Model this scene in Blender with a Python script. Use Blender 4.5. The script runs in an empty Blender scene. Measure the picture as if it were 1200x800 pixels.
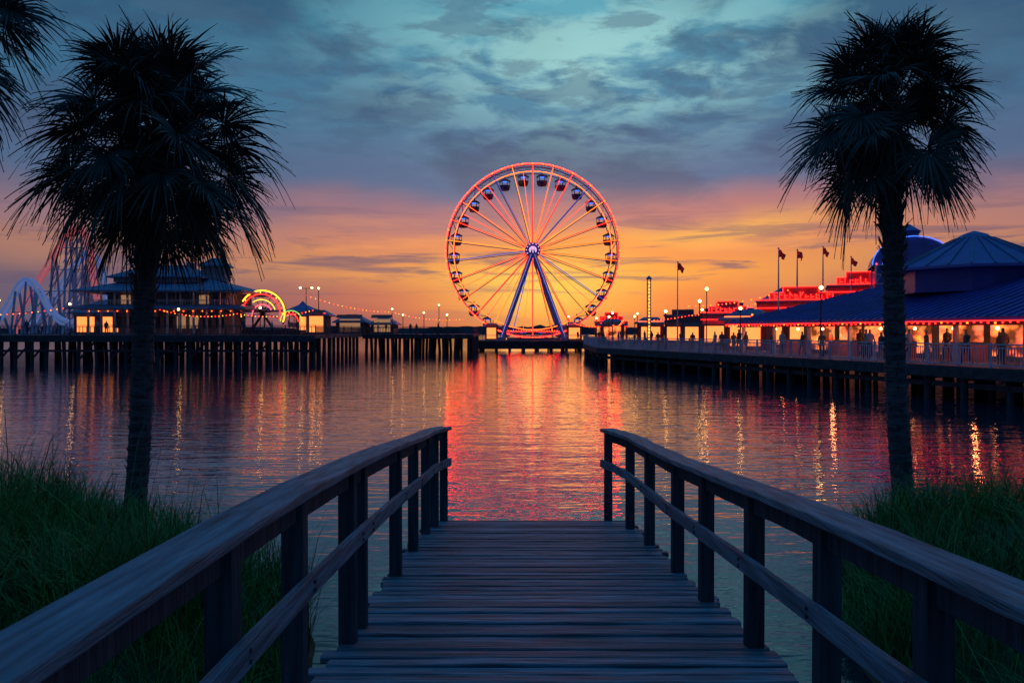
import bpy, math, random
import numpy as np
from mathutils import Vector, Matrix, noise
random.seed(7)
R = random.random
def U(a,b): return a+(b-a)*random.random()
scene = bpy.context.scene
col = scene.collection
scene.view_settings.view_transform='Standard'
scene.view_settings.look='None'
scene.view_settings.exposure=0

def s2l(c):
    return tuple((v/255/12.92) if v/255<=0.04045 else ((v/255+0.055)/1.055)**2.4 for v in c)

# ------------------------------------------------------------------ materials
def mat(name, c, rough=0.7, metal=0.0, var=0.25, nscale=3.0, bump=0.0, bscale=20.0, stretch=(1,1,1), island=0.0, spec=0.5):
    m = bpy.data.materials.new(name); m.use_nodes=True
    nt=m.node_tree; n=nt.nodes; l=nt.links
    b=n['Principled BSDF']
    b.inputs['Roughness'].default_value=rough; b.inputs['Metallic'].default_value=metal
    b.inputs['Specular IOR Level'].default_value=spec
    tc=n.new('ShaderNodeTexCoord'); mp=n.new('ShaderNodeMapping'); mp.inputs['Scale'].default_value=stretch
    l.new(tc.outputs['Object'],mp.inputs[0])
    nz=n.new('ShaderNodeTexNoise'); nz.inputs['Scale'].default_value=nscale; nz.inputs['Detail'].default_value=6
    l.new(mp.outputs[0],nz.inputs['Vector'])
    rp=n.new('ShaderNodeValToRGB')
    lo=tuple(max(0,v*(1-var)) for v in c); hi=tuple(min(1,v*(1+var)) for v in c)
    rp.color_ramp.elements[0].position=0.3; rp.color_ramp.elements[0].color=(*lo,1)
    rp.color_ramp.elements[1].position=0.7; rp.color_ramp.elements[1].color=(*hi,1)
    l.new(nz.outputs[0],rp.inputs[0])
    out=rp.outputs[0]
    if island>0:
        g=n.new('ShaderNodeNewGeometry'); mr=n.new('ShaderNodeMapRange')
        mr.inputs['To Min'].default_value=1-island; mr.inputs['To Max'].default_value=1+island
        l.new(g.outputs['Random Per Island'],mr.inputs['Value'])
        vm=n.new('ShaderNodeVectorMath'); vm.operation='SCALE'
        l.new(out,vm.inputs[0]); l.new(mr.outputs[0],vm.inputs['Scale']); out=vm.outputs[0]
    l.new(out,b.inputs['Base Color'])
    if bump>0:
        n2=n.new('ShaderNodeTexNoise'); n2.inputs['Scale'].default_value=bscale; n2.inputs['Detail'].default_value=8
        l.new(mp.outputs[0],n2.inputs['Vector'])
        bp=n.new('ShaderNodeBump'); bp.inputs['Strength'].default_value=bump; bp.inputs['Distance'].default_value=0.02
        l.new(n2.outputs[0],bp.inputs['Height']); l.new(bp.outputs[0],b.inputs['Normal'])
    return m

def emis(name,c,s,basec=None):
    m=bpy.data.materials.new(name); m.use_nodes=True
    b=m.node_tree.nodes['Principled BSDF']
    b.inputs['Base Color'].default_value=(*(basec or [v*0.4 for v in c]),1)
    b.inputs['Emission Color'].default_value=(*c,1); b.inputs['Emission Strength'].default_value=s
    b.inputs['Specular IOR Level'].default_value=0.2
    m.cycles.emission_sampling='NONE'
    return m

def glowwall(name,c,s,scale=1.5):
    """lit shop interior seen from outside: uneven warm emission"""
    m=bpy.data.materials.new(name); m.use_nodes=True
    nt=m.node_tree;n=nt.nodes;l=nt.links;b=n['Principled BSDF']
    b.inputs['Base Color'].default_value=(0.2,0.12,0.08,1)
    tc=n.new('ShaderNodeTexCoord'); mp=n.new('ShaderNodeMapping'); mp.inputs['Scale'].default_value=(1,1,1.3)
    v=n.new('ShaderNodeTexVoronoi'); v.inputs['Scale'].default_value=scale
    l.new(tc.outputs['Object'],mp.inputs[0]); l.new(mp.outputs[0],v.inputs['Vector'])
    nz=n.new('ShaderNodeTexNoise'); nz.inputs['Scale'].default_value=scale*0.7; l.new(mp.outputs[0],nz.inputs['Vector'])
    rp=n.new('ShaderNodeValToRGB'); e=rp.color_ramp.elements
    e[0].position=0.42; e[0].color=(c[0]*.05,c[1]*.04,c[2]*.06,1)
    e[1].position=0.62; e[1].color=(*c,1)
    l.new(nz.outputs[0],rp.inputs[0])
    mx=n.new('ShaderNodeMix'); mx.data_type='RGBA'; mx.blend_type='MULTIPLY'; mx.inputs[0].default_value=0.55
    l.new(rp.outputs[0],mx.inputs[6]); l.new(v.outputs['Color'],mx.inputs[7])
    l.new(mx.outputs[2],b.inputs['Emission Color']); b.inputs['Emission Strength'].default_value=s
    m.cycles.emission_sampling='NONE'
    return m

M={}
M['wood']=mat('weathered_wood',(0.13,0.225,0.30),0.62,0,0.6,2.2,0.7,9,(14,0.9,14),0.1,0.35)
M['post']=mat('shaded_post_wood',(0.05,0.08,0.11),0.8,0,0.5,2.2,0.6,9,(14,14,0.9),0.25,0.2)  # darker than the rail wood: backlit shade put into the colour
M['board']=mat('deck_board_wood',(0.105,0.20,0.27),0.6,0,0.7,2.0,0.85,7,(1.1,16,16),0.38,0.4)
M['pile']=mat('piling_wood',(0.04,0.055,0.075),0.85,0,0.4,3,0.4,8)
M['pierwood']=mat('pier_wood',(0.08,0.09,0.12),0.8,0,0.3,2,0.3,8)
M['trunk']=mat('palm_trunk_bark',(0.07,0.085,0.11),0.9,0,0.55,6,0.9,12,(1,1,5))
M['frond']=mat('palm_frond',(0.032,0.07,0.07),0.5,0,0.35,4,0,10,(1,1,1),0.4,0.4)
M['deadfrond']=mat('palm_dry_frond',(0.07,0.075,0.065),0.8,0,0.35,4,0,10,(1,1,1),0.35)
M['grass']=mat('grass_blade',(0.055,0.24,0.05),0.6,0,0.6,0.9,0,10,(1,1,1),0.55,0.3)
M['ground']=mat('bank_soil',(0.04,0.075,0.035),0.95,0,0.5,2,0.6,10)
M['steelw']=mat('white_painted_steel',(0.5,0.55,0.65),0.4,0.2,0.1)
M['steelb']=mat('blue_painted_steel',(0.08,0.16,0.5),0.35,0.3,0.15)
M['steeld']=mat('dark_steel',(0.06,0.07,0.10),0.5,0.6,0.15)
M['cabin']=mat('gondola_blue_paint',(0.04,0.06,0.17),0.3,0.1,0.15)
M['roofb']=mat('blue_metal_roof',(0.05,0.07,0.36),0.5,0.1,0.25,0.8,0.1,3)
M['roofg']=mat('slate_blue_roof',(0.10,0.21,0.38),0.55,0.1,0.2,1.2,0.1,3)
M['wall']=mat('cream_wall',(0.26,0.27,0.32),0.8,0,0.15,1.5)
M['walld']=mat('dark_wall',(0.09,0.10,0.16),0.8,0,0.2,1.5)
M['wallr']=mat('red_wall',(0.28,0.07,0.07),0.7,0,0.2,1.5)
M['glass']=mat('window_glass',(0.03,0.04,0.06),0.08,0,0.1)
M['skin']=mat('skin',(0.42,0.27,0.2),0.6,0,0.08)
M['hair']=mat('hair',(0.05,0.035,0.025),0.7,0,0.2)
M['trous']=mat('denim',(0.04,0.05,0.10),0.8,0,0.2)
shirts=[mat('shirt_%d'%i,c,0.8,0,0.15) for i,c in enumerate([(0.4,0.4,0.45),(0.25,0.06,0.06),(0.05,0.08,0.2),(0.2,0.15,0.08),(0.05,0.08,0.09)])]
E={}
E['red']=emis('red_neon',(1,0.012,0.009),7.5)
E['redrim']=emis('rim_red_lights',(1,0.009,0.004),30.0)
E['orange']=emis('orange_lights',(1,0.085,0.006),9.0)
E['spoke']=emis('spoke_amber_lights',(1,0.085,0.006),3.2,(.05,.02,.02))
E['spokeR']=emis('spoke_rose_lights',(1,0.018,0.010),4.5,(.05,.02,.02))
E['spokeB']=emis('spoke_blue_lights',(0.10,0.16,0.9),0.6,(.03,.04,.15))
E['spokeY']=emis('spoke_gold_lights',(1,0.20,0.015),2.6,(.05,.03,.02))
E['warm']=emis('warm_lamp',(1,0.45,0.12),24)
E['warmw']=emis('warm_window',(1,0.26,0.06),1.8)
E['dimw']=emis('dim_window',(0.9,0.45,0.22),0.35)
E['yellow']=emis('yellow_neon',(1,0.5,0.03),3.0)
E['green']=emis('green_neon',(0.35,0.9,0.15),1.0)
E['pink']=emis('pink_neon',(1,0.05,0.09),4)
E['bluen']=emis('blue_neon',(0.06,0.2,1),1.5)
E['shop']=glowwall('lit_shop_interior',(1,0.18,0.045),3.2,1.2)
E['hub']=emis('hub_lights',(0.7,0.4,0.7),1.2)

# ------------------------------------------------------------------ mesh builder
class MB:
    def __init__(s): s.v=[];s.f=[];s.m=[]
    def add(s,vs,fs,mi=0):
        o=len(s.v); s.v.extend([tuple(v) for v in vs])
        for f in fs: s.f.append(tuple(i+o for i in f)); s.m.append(mi)
    def box(s,c,d,mi=0,rz=0.0):
        x,y,z=d[0]/2,d[1]/2,d[2]/2; ca,sa=math.cos(rz),math.sin(rz)
        vs=[]
        for a,b,e in [(-x,-y,-z),(x,-y,-z),(x,y,-z),(-x,y,-z),(-x,-y,z),(x,-y,z),(x,y,z),(-x,y,z)]:
            vs.append((c[0]+a*ca-b*sa,c[1]+a*sa+b*ca,c[2]+e))
        s.add(vs,[(0,3,2,1),(4,5,6,7),(0,1,5,4),(1,2,6,5),(2,3,7,6),(3,0,4,7)],mi)
    def beam(s,a,b,w,h,mi=0):
        a=Vector(a);b=Vector(b);d=(b-a)
        if d.length<1e-6:return
        d.normalize(); up=Vector((0,0,1)) if abs(d.z)<0.98 else Vector((0,1,0))
        r=d.cross(up).normalized(); u=r.cross(d).normalized()
        vs=[]
        for p in (a,b):
            for i,j in ((-1,-1),(1,-1),(1,1),(-1,1)): vs.append(p+r*(w/2*i)+u*(h/2*j))
        s.add(vs,[(0,1,2,3),(7,6,5,4),(0,4,5,1),(1,5,6,2),(2,6,7,3),(3,7,4,0)],mi)
    def tube(s,pts,r,n=8,mi=0,closed=False,caps=True):
        pts=[Vector(p) for p in pts]; N=len(pts); rs=r if isinstance(r,(list,tuple)) else [r]*N
        vs=[];fs=[]
        ref=None
        for i,p in enumerate(pts):
            if closed: d=pts[(i+1)%N]-pts[i-1]
            else: d=pts[min(i+1,N-1)]-pts[max(i-1,0)]
            d.normalize()
            if ref is None:
                ref=Vector((0,0,1)) if abs(d.z)<0.9 else Vector((0,1,0))
            a=d.cross(ref).normalized(); b=a.cross(d).normalized(); ref=b
            for k in range(n):
                t=2*math.pi*k/n; vs.append(p+a*(rs[i]*math.cos(t))+b*(rs[i]*math.sin(t)))
        for i in range(N if closed else N-1):
            j=(i+1)%N
            for k in range(n):
                k2=(k+1)%n; fs.append((i*n+k,i*n+k2,j*n+k2,j*n+k))
        if caps and not closed:
            fs.append(tuple(range(n-1,-1,-1))); fs.append(tuple((N-1)*n+k for k in range(n)))
        s.add(vs,fs,mi)
    def ball(s,c,r,mi=0,n=8,sz=1.0):
        pts=[];rs=[]
        for i in range(6):
            t=math.pi*(i/5); pts.append((c[0],c[1],c[2]-r*sz*math.cos(t))); rs.append(max(r*math.sin(t),0.001))
        s.tube(pts,rs,n,mi)
    def prism(s,poly,z0,z1,mi=0):
        n=len(poly); vs=[(p[0],p[1],z0) for p in poly]+[(p[0],p[1],z1) for p in poly]
        fs=[tuple(range(n-1,-1,-1)),tuple(range(n,2*n))]
        for i in range(n): j=(i+1)%n; fs.append((i,j,n+j,n+i))
        s.add(vs,fs,mi)
    def hip(s,x0,x1,y0,y1,z0,z1,rx,ry,mi=0,th=0.18):
        """hip roof: eave rect -> top rect inset rx,ry"""
        e=[(x0,y0),(x1,y0),(x1,y1),(x0,y1)]
        t=[(x0+rx,y0+ry),(x1-rx,y0+ry),(x1-rx,y1-ry),(x0+rx,y1-ry)]
        vs=[(a,b,z0-th) for a,b in e]+[(a,b,z0) for a,b in e]+[(a,b,z1) for a,b in t]
        fs=[(3,2,1,0),(8,9,10,11)]
        for i in range(4):
            j=(i+1)%4; fs.append((i,j,4+j,4+i)); fs.append((4+i,4+j,8+j,8+i))
        s.add(vs,fs,mi)
    def ob(s,name,mats,parent=None,smooth=False,bevel=0):
        me=bpy.data.meshes.new(name); me.from_pydata(s.v,[],s.f)
        if not isinstance(mats,(list,tuple)): mats=[mats]
        for m in mats: me.materials.append(m)
        me.polygons.foreach_set('material_index',s.m)
        if smooth: me.polygons.foreach_set('use_smooth',[True]*len(me.polygons))
        me.update()
        o=bpy.data.objects.new(name,me); col.objects.link(o)
        if parent: o.parent=parent
        if bevel>0:
            b=o.modifiers.new('bevel','BEVEL'); b.width=bevel; b.segments=2; b.limit_method='ANGLE'
        return o
def root(name,loc=(0,0,0),rz=0.0,scale=1.0):
    o=bpy.data.objects.new(name,None); o.location=loc; o.rotation_euler=(0,0,rz); o.scale=(scale,)*3
    col.objects.link(o); return o

EYE=3.3
# ------------------------------------------------------------------ world / sky
w=bpy.data.worlds.new('World'); scene.world=w; w.use_nodes=True
nt=w.node_tree; n=nt.nodes; l=nt.links
for x in list(n): n.remove(x)
outw=n.new('ShaderNodeOutputWorld'); bg=n.new('ShaderNodeBackground'); l.new(bg.outputs[0],outw.inputs[0])
tc=n.new('ShaderNodeTexCoord'); sep=n.new('ShaderNodeSeparateXYZ'); l.new(tc.outputs['Generated'],sep.inputs[0])
X,Y,Z=sep.outputs
def mth(op,a,b=None,c=None,clamp=False):
    q=n.new('ShaderNodeMath'); q.operation=op; q.use_clamp=clamp
    for i,v in enumerate((a,b,c)):
        if v is None: continue
        if isinstance(v,(int,float)): q.inputs[i].default_value=v
        else: l.new(v,q.inputs[i])
    return q.outputs[0]
def ramp(f,stops,srgb=True,interp='EASE'):
    q=n.new('ShaderNodeValToRGB'); q.color_ramp.interpolation=interp
    e=q.color_ramp.elements
    while len(e)<len(stops): e.new(0.5)
    for i,(p,c) in enumerate(stops):
        e[i].position=p; e[i].color=(*(s2l(c) if srgb else c),1)
    l.new(f,q.inputs[0]); return q.outputs[0]
def mix(f,a,b,mode='MIX'):
    q=n.new('ShaderNodeMix'); q.data_type='RGBA'; q.blend_type=mode
    if isinstance(f,(int,float)): q.inputs[0].default_value=f
    else: l.new(f,q.inputs[0])
    for i,v in ((6,a),(7,b)):
        if isinstance(v,tuple): q.inputs[i].default_value=(*s2l(v),1)
        else: l.new(v,q.inputs[i])
    return q.outputs[2]
def gauss(v,c,sg):
    d=mth('DIVIDE',mth('SUBTRACT',v,c),sg); return mth('EXPONENT',mth('MULTIPLY',mth('MULTIPLY',d,d),-1.0))
def smooth(v,a,b):
    q=n.new('ShaderNodeMapRange'); q.interpolation_type='SMOOTHSTEP'; l.new(v,q.inputs[0])
    q.inputs[1].default_value=a; q.inputs[2].default_value=b; return q.outputs[0]
def vec(a,b,c):
    q=n.new('ShaderNodeCombineXYZ')
    for i,v in enumerate((a,b,c)):
        if isinstance(v,(int,float)): q.inputs[i].default_value=v
        else: l.new(v,q.inputs[i])
    return q.outputs[0]
def noi(v,sc,det=8,rg=0.55,dist=0.0):
    q=n.new('ShaderNodeTexNoise'); l.new(v,q.inputs['Vector']); q.inputs['Scale'].default_value=sc
    q.inputs['Detail'].default_value=det; q.inputs['Roughness'].default_value=rg; q.inputs['Distortion'].default_value=dist
    return q.outputs[0]
wob=noi(vec(mth('MULTIPLY',X,2.2),Y,mth('MULTIPLY',Z,5.0)),1.6,3)
Zw=mth('ADD',Z,mth('MULTIPLY',mth('SUBTRACT',wob,0.5),0.07))
Zc=mth('MAXIMUM',Zw,0.0)
ZEN=(44,126,186)
side=ramp(Zc,[(0.0,(68,76,104)),(0.045,(90,88,112)),(0.085,(162,116,106)),(0.125,(134,110,126)),(0.18,(76,100,134)),(0.28,(54,102,136)),(0.40,(32,84,118)),(0.6,(28,84,132)),(1.0,ZEN)])
cent=ramp(Zc,[(0.0,(206,96,70)),(0.04,(240,122,66)),(0.075,(255,160,68)),(0.115,(246,144,80)),(0.15,(192,122,120)),(0.19,(94,112,148)),(0.28,(80,134,164)),(0.37,(94,166,186)),(0.55,(44,100,140)),(1.0,ZEN)])
front=smooth(Y,0.0,0.5)
az=mth('MULTIPLY',gauss(X,0.11,0.37),front)
base=mix(az,side,cent)
glow=mth('MULTIPLY',mth('MULTIPLY',gauss(X,0.04,0.11),gauss(Zc,0.06,0.045)),front)
base=mix(mth('MULTIPLY',glow,0.9),base,(255,206,92))
glow2=mth('MULTIPLY',mth('MULTIPLY',gauss(X,0.24,0.12),gauss(Zc,0.126,0.014)),front)
base=mix(mth('MULTIPLY',glow2,0.75),base,(255,186,80))
den=mth('ADD',mth('MAXIMUM',Z,0.0),0.14)
pv=vec(mth('MULTIPLY',mth('DIVIDE',X,den),0.9),mth('DIVIDE',Y,den),0.35)
c1=noi(pv,1.7,9,0.55,0.25)
m1=mth('MULTIPLY',smooth(c1,0.44,0.60),smooth(Z,0.11,0.2))
dark=ramp(Zc,[(0.0,(76,72,98)),(0.15,(96,96,124)),(0.25,(58,84,118)),(0.4,(38,76,108)),(1.0,(26,68,108))])
base=mix(mth('MULTIPLY',m1,0.78),base,dark)
c2=noi(pv,4.6,8,0.58,0.35)
patch=mth('MULTIPLY',gauss(X,0.10,0.22),gauss(Z,0.32,0.075))
m2=mth('MULTIPLY',smooth(c2,0.42,0.60),patch)
base=mix(mth('MULTIPLY',m2,0.85),base,(160,212,210))
c6=noi(vec(mth('MULTIPLY',X,4.0),Y,mth('MULTIPLY',Z,14.0)),2.3,8,0.6,0.3)
m6=mth('MULTIPLY',smooth(c6,0.5,0.60),mth('MULTIPLY',smooth(Z,0.17,0.24),front))
base=mix(mth('MULTIPLY',m6,0.5),base,(66,96,126))
sv=vec(mth('MULTIPLY',X,3.0),mth('MULTIPLY',Y,1.0),mth('MULTIPLY',Z,34.0))
c3=noi(sv,1.7,8,0.62,0.5)
band=mth('MULTIPLY',gauss(Z,0.085,0.06),smooth(Z,-0.02,0.02))
m3=mth('MULTIPLY',smooth(c3,0.51,0.64),band)
base=mix(mth('MULTIPLY',m3,0.72),base,(96,82,110))
c4=noi(sv,0.9,5,0.6,0.2)
m4=mth('MULTIPLY',smooth(c4,0.54,0.7),gauss(Z,0.10,0.035))
base=mix(mth('MULTIPLY',mth('MULTIPLY',m4,front),0.6),base,(252,162,92))
back=mth('MULTIPLY',smooth(Y,0.15,-0.5),smooth(Z,0.8,0.3))
base=mix(mth('MULTIPLY',back,0.72),base,(20,44,78))
base=mix(smooth(Z,0.0,-0.05),base,(18,34,54))
sky=n.new('ShaderNodeTexSky'); sky.sky_type='NISHITA'; sky.sun_disc=False
SUN_EL=math.radians(3.0); SUN_AZ=math.radians(4.0)
sky.sun_elevation=SUN_EL; sky.sun_rotation=SUN_AZ
skys=n.new('ShaderNodeVectorMath'); skys.operation='SCALE'; l.new(sky.outputs[0],skys.inputs[0]); skys.inputs['Scale'].default_value=0.003
add=n.new('ShaderNodeVectorMath'); add.operation='ADD'; l.new(base,add.inputs[0]); l.new(skys.outputs[0],add.inputs[1])
l.new(add.outputs[0],bg.inputs[0]); bg.inputs[1].default_value=1.0

sl=bpy.data.lights.new('sun','SUN'); sl.energy=0.03; sl.angle=math.radians(10); sl.color=(1,0.35,0.12)
so=bpy.data.objects.new('sun',sl); col.objects.link(so)
sd=Vector((math.sin(SUN_AZ)*math.cos(SUN_EL),math.cos(SUN_AZ)*math.cos(SUN_EL),math.sin(SUN_EL)))
so.rotation_euler=sd.to_track_quat('Z','Y').to_euler()

# ------------------------------------------------------------------ camera
cd=bpy.data.cameras.new('camera'); cd.lens=28; cd.sensor_width=36; cd.clip_end=6000; cd.clip_start=0.05
co=bpy.data.objects.new('camera',cd); col.objects.link(co); co.location=(0,0,EYE)
co.rotation_euler=(math.radians(90-0.74),0,0); scene.camera=co

# ------------------------------------------------------------------ water
def water_mat():
    m=bpy.data.materials.new('water'); m.use_nodes=True
    nt=m.node_tree;n=nt.nodes;l=nt.links;b=n['Principled BSDF']
    b.inputs['Base Color'].default_value=(0.008,0.034,0.06,1); b.inputs['Roughness'].default_value=0.035
    b.inputs['IOR'].default_value=1.55; b.inputs['Specular IOR Level'].default_value=0.9
    tc=n.new('ShaderNodeTexCoord')
    def layer(sc,st,det,rot):
        mp=n.new('ShaderNodeMapping'); mp.inputs['Scale'].default_value=st; mp.inputs['Rotation'].default_value=(0,0,rot)
        l.new(tc.outputs['Object'],mp.inputs[0])
        z=n.new('ShaderNodeTexNoise'); z.inputs['Scale'].default_value=sc; z.inputs['Detail'].default_value=det
        z.inputs['Roughness'].default_value=0.5; z.inputs['Distortion'].default_value=0.3
        l.new(mp.outputs[0],z.inputs['Vector']); return z.outputs[0]
    a=layer(0.8,(0.4,1.4,1),2,0.08); c=layer(2.8,(0.5,1.5,1),2,-0.12); d=layer(0.12,(0.5,1,1),2,0.2)
    e=layer(8.0,(0.7,1.4,1),1,0.3)
    def mt(op,p,q):
        k=n.new('ShaderNodeMath'); k.operation=op
        for i,v in enumerate((p,q)):
            if isinstance(v,float): k.inputs[i].default_value=v
            else: l.new(v,k.inputs[i])
        return k.outputs[0]
    h=mt('ADD',mt('MULTIPLY',a,0.048),mt('MULTIPLY',c,0.024))
    h=mt('ADD',h,mt('MULTIPLY',d,0.06)); h=mt('ADD',h,mt('MULTIPLY',e,0.004))
    bp=n.new('ShaderNodeBump'); bp.inputs['Strength'].default_value=0.62; bp.inputs['Distance'].default_value=1.0
    l.new(h,bp.inputs['Height']); l.new(bp.outputs[0],b.inputs['Normal'])
    return m
mb=MB(); mb.add([(-3000,-60,0),(3000,-60,0),(3000,4500,0),(-3000,4500,0)],[(0,1,2,3)])
mb.ob('water',water_mat())

# ------------------------------------------------------------------ ground (bank)
def sst(a,b,x):
    t=max(0,min(1,(x-a)/(b-a))); return t*t*(3-2*t)
def gh(x,y):
    s=max(-1.6-x,(x-2.7)-0.10*max(0,y-4))
    side=sst(-0.7,1.5,s); near=sst(3.6,1.2,y)
    f=max(side,near)
    sh=11.2+0.9*math.sin(x*0.35)+0.5*math.sin(x*1.1+1)+1.6*sst(-3.2,-4.8,x)
    fall=1-sst(sh-3.0,sh+1.4,y)
    h=-0.9+1.95*f*fall
    h+=0.38*sst(3.0,7,abs(x))*f*fall*(1-sst(6,10,y))
    return h+0.14*noise.noise(Vector((x*0.6,y*0.6,0)))+0.05*noise.noise(Vector((x*2,y*2,3)))
mb=MB(); xs=[-60+i*2 for i in range(21)]+[-18+i*0.3 for i in range(1,120)]+[18+i*2 for i in range(21)]
ys=[-40+i*2 for i in range(18)]+[-4+i*0.3 for i in range(68)]
vs=[(x,y,gh(x,y)) for y in ys for x in xs]; nx=len(xs)
fs=[(j*nx+i,j*nx+i+1,(j+1)*nx+i+1,(j+1)*nx+i) for j in range(len(ys)-1) for i in range(nx-1)]
mb.add(vs,fs); mb.ob('ground',M['ground'],smooth=True)

# grass
def grass(region,count,hmin,hmax):
    mb=MB(); vs=mb.v; fs=mb.f; done=0; tries=0
    while done<count and tries<count*10:
        tries+=1
        x,y=U(region[0],region[1]),U(region[2],region[3])
        if R()>min(1,2.8/max(1,(y*y+x*x)**0.5*0.5)): continue
        z=gh(x,y)
        if z<0.05: continue
        cl=noise.noise(Vector((x*0.9,y*0.9,5)))
        if R()>0.66+cl*1.2: continue
        if -1.02<x<1.45: continue
        h=U(hmin,hmax)*(0.95+1.0*cl)*(1-0.2*sst(7,11,y))
        if abs(x-0.21)<2.0: h*=0.75
        if R()<0.08: h*=1.5
        a=U(0,6.283); wd=U(0.002,0.005)*(0.8+0.05*y); lean=U(0.15,0.95)*h; la=a+U(-0.5,0.5)+0.4
        ca,sa=math.cos(a+1.57),math.sin(a+1.57); lx,ly=math.cos(la),math.sin(la)
        o=len(vs)
        for t,wk in ((0,1),(0.4,0.9),(0.75,0.6)):
            bx=x+lx*lean*t*t; by=y+ly*lean*t*t; bz=z+h*(t-0.3*t*t*lean/h)
            vs.append((bx-ca*wd*wk,by-sa*wd*wk,bz)); vs.append((bx+ca*wd*wk,by+sa*wd*wk,bz))
        vs.append((x+lx*lean,y+ly*lean,z+h*(1-0.42*lean/h)))
        fs.extend([(o,o+1,o+3,o+2),(o+2,o+3,o+5,o+4),(o+4,o+5,o+6)]); mb.m.extend([0,0,0])
        done+=1
    return mb.ob('tall_grass',M['grass'])
grass((-9.5,-1.0,0.8,13),38000,0.45,0.9)
grass((1.4,9.5,0.8,12.5),32000,0.45,0.85)

# ------------------------------------------------------------------ walkway
wk=root('boardwalk')
def dz(y): return 2.0-0.1*y
mb=MB(); y=-2.0; XL,XR=-0.95,1.36
while y<9.33:
    bw=0.118+U(-0.016,0.016); zz=dz(y+bw/2)-0.02+U(-0.006,0.007)
    x0=XL-U(0.0,0.08); x1=XR+U(0.0,0.08); sk=U(-0.007,0.007)
    nseg=12; vs=[];fs=[]
    for i in range(nseg+1):
        t=i/nseg; x=x0+(x1-x0)*t; wv=0.005*noise.noise(Vector((x*2,y*9,0)))
        y0=y+sk*(t-.5)*2+0.006*noise.noise(Vector((x*3,y*5,7))); y1=y+bw+sk*(t-.5)*2+0.006*noise.noise(Vector((x*3,y*5,9)))
        s0=-0.1*(y0-y-bw/2); s1=-0.1*(y1-y-bw/2)
        vs+= [(x,y0,zz+s0-0.02),(x,y1,zz+s1-0.02),(x,y1,zz+s1+0.012+wv),(x,y1-0.009,zz+s1+0.0185+wv),(x,y0+0.009,zz+s0+0.0185+wv),(x,y0,zz+s0+0.012+wv)]
    for i in range(nseg):
        a=i*6;b=a+6
        for k in range(6):
            k2=(k+1)%6; fs.append((a+k,a+k2,b+k2,b+k))
    fs+=[(5,4,3,2,1,0),tuple(nseg*6+k for k in range(6))]
    mb.add(vs,fs); y+=bw+U(0.008,0.018)
mb.ob('deck_boards',M['board'],wk)
mb=MB()
for x in (XL+0.06,0.2,XR-0.06):
    mb.beam((x,-2,dz(-2)-0.16),(x,9.3,dz(9.3)-0.16),0.05,0.22)
mb.beam((XL,9.37,dz(9.37)-0.12),(XR,9.37,dz(9.37)-0.12),0.05,0.24)
mb.ob('stringers',M['post'],wk,bevel=0.004)

def interp(path,y):
    for a,b in zip(path[:-1],path[1:]):
        if a[1]<=y<=b[1]:
            t=(y-a[1])/(b[1]-a[1]); return a[0]+(b[0]-a[0])*t, a[2]+(b[2]-a[2])*t
    p=path[-1] if y>path[-1][1] else path[0]; return p[0],p[2]
RP=[(1.33,-1.6,.46),(1.33,.5,.61),(1.33,2.07,.70),(1.33,3.35,.785),(1.33,4.36,.865),(1.33,5.44,.955),(1.33,6.38,1.035),(1.33,7.68,1.115),(1.30,8.75,1.16),(1.14,9.55,1.185)]
LP=[(-.95,-1.6,.56),(-.95,.3,.59),(-.94,1.4,.615),(-.93,2.5,.64),(-.92,3.33,.672),(-.92,4.5,.75),(-.92,5.4,.82),(-.92,6.4,.91),(-.92,7.68,1.03),(-.91,8.7,1.10),(-.80,9.45,1.15)]
def sweep(mb,pts,wd,th):
    P=[Vector((p[0],p[1],EYE-p[2])) for p in pts]
    out=[]
    for i in range(len(P)-1):
        for k in range(6): out.append(P[i].lerp(P[i+1],k/6))
    out.append(P[-1])
    for _ in range(3):
        out=[out[0]]+[(out[i-1]+out[i]*2+out[i+1])/4 for i in range(1,len(out)-1)]+[out[-1]]
    vs=[];fs=[]
    for i,p in enumerate(out):
        d=(out[min(i+1,len(out)-1)]-out[max(i-1,0)]).normalized()
        r=d.cross(Vector((0,0,1))).normalized(); u=r.cross(d)
        j=0.004*noise.noise(p*4); ww=wd+0.008*noise.noise(p*3+Vector((9,0,0)))
        for a,b in ((-1,-1),(1,-1),(1,1),(-1,1)): vs.append(p+r*(ww/2*a+j)+u*(th/2*b+j))
    for i in range(len(out)-1):
        for k in range(4):
            k2=(k+1)%4; fs.append((i*4+k,i*4+k2,(i+1)*4+k2,(i+1)*4+k))
    fs+=[(3,2,1,0),tuple((len(out)-1)*4+k for k in range(4))]
    mb.add(vs,fs)
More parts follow.
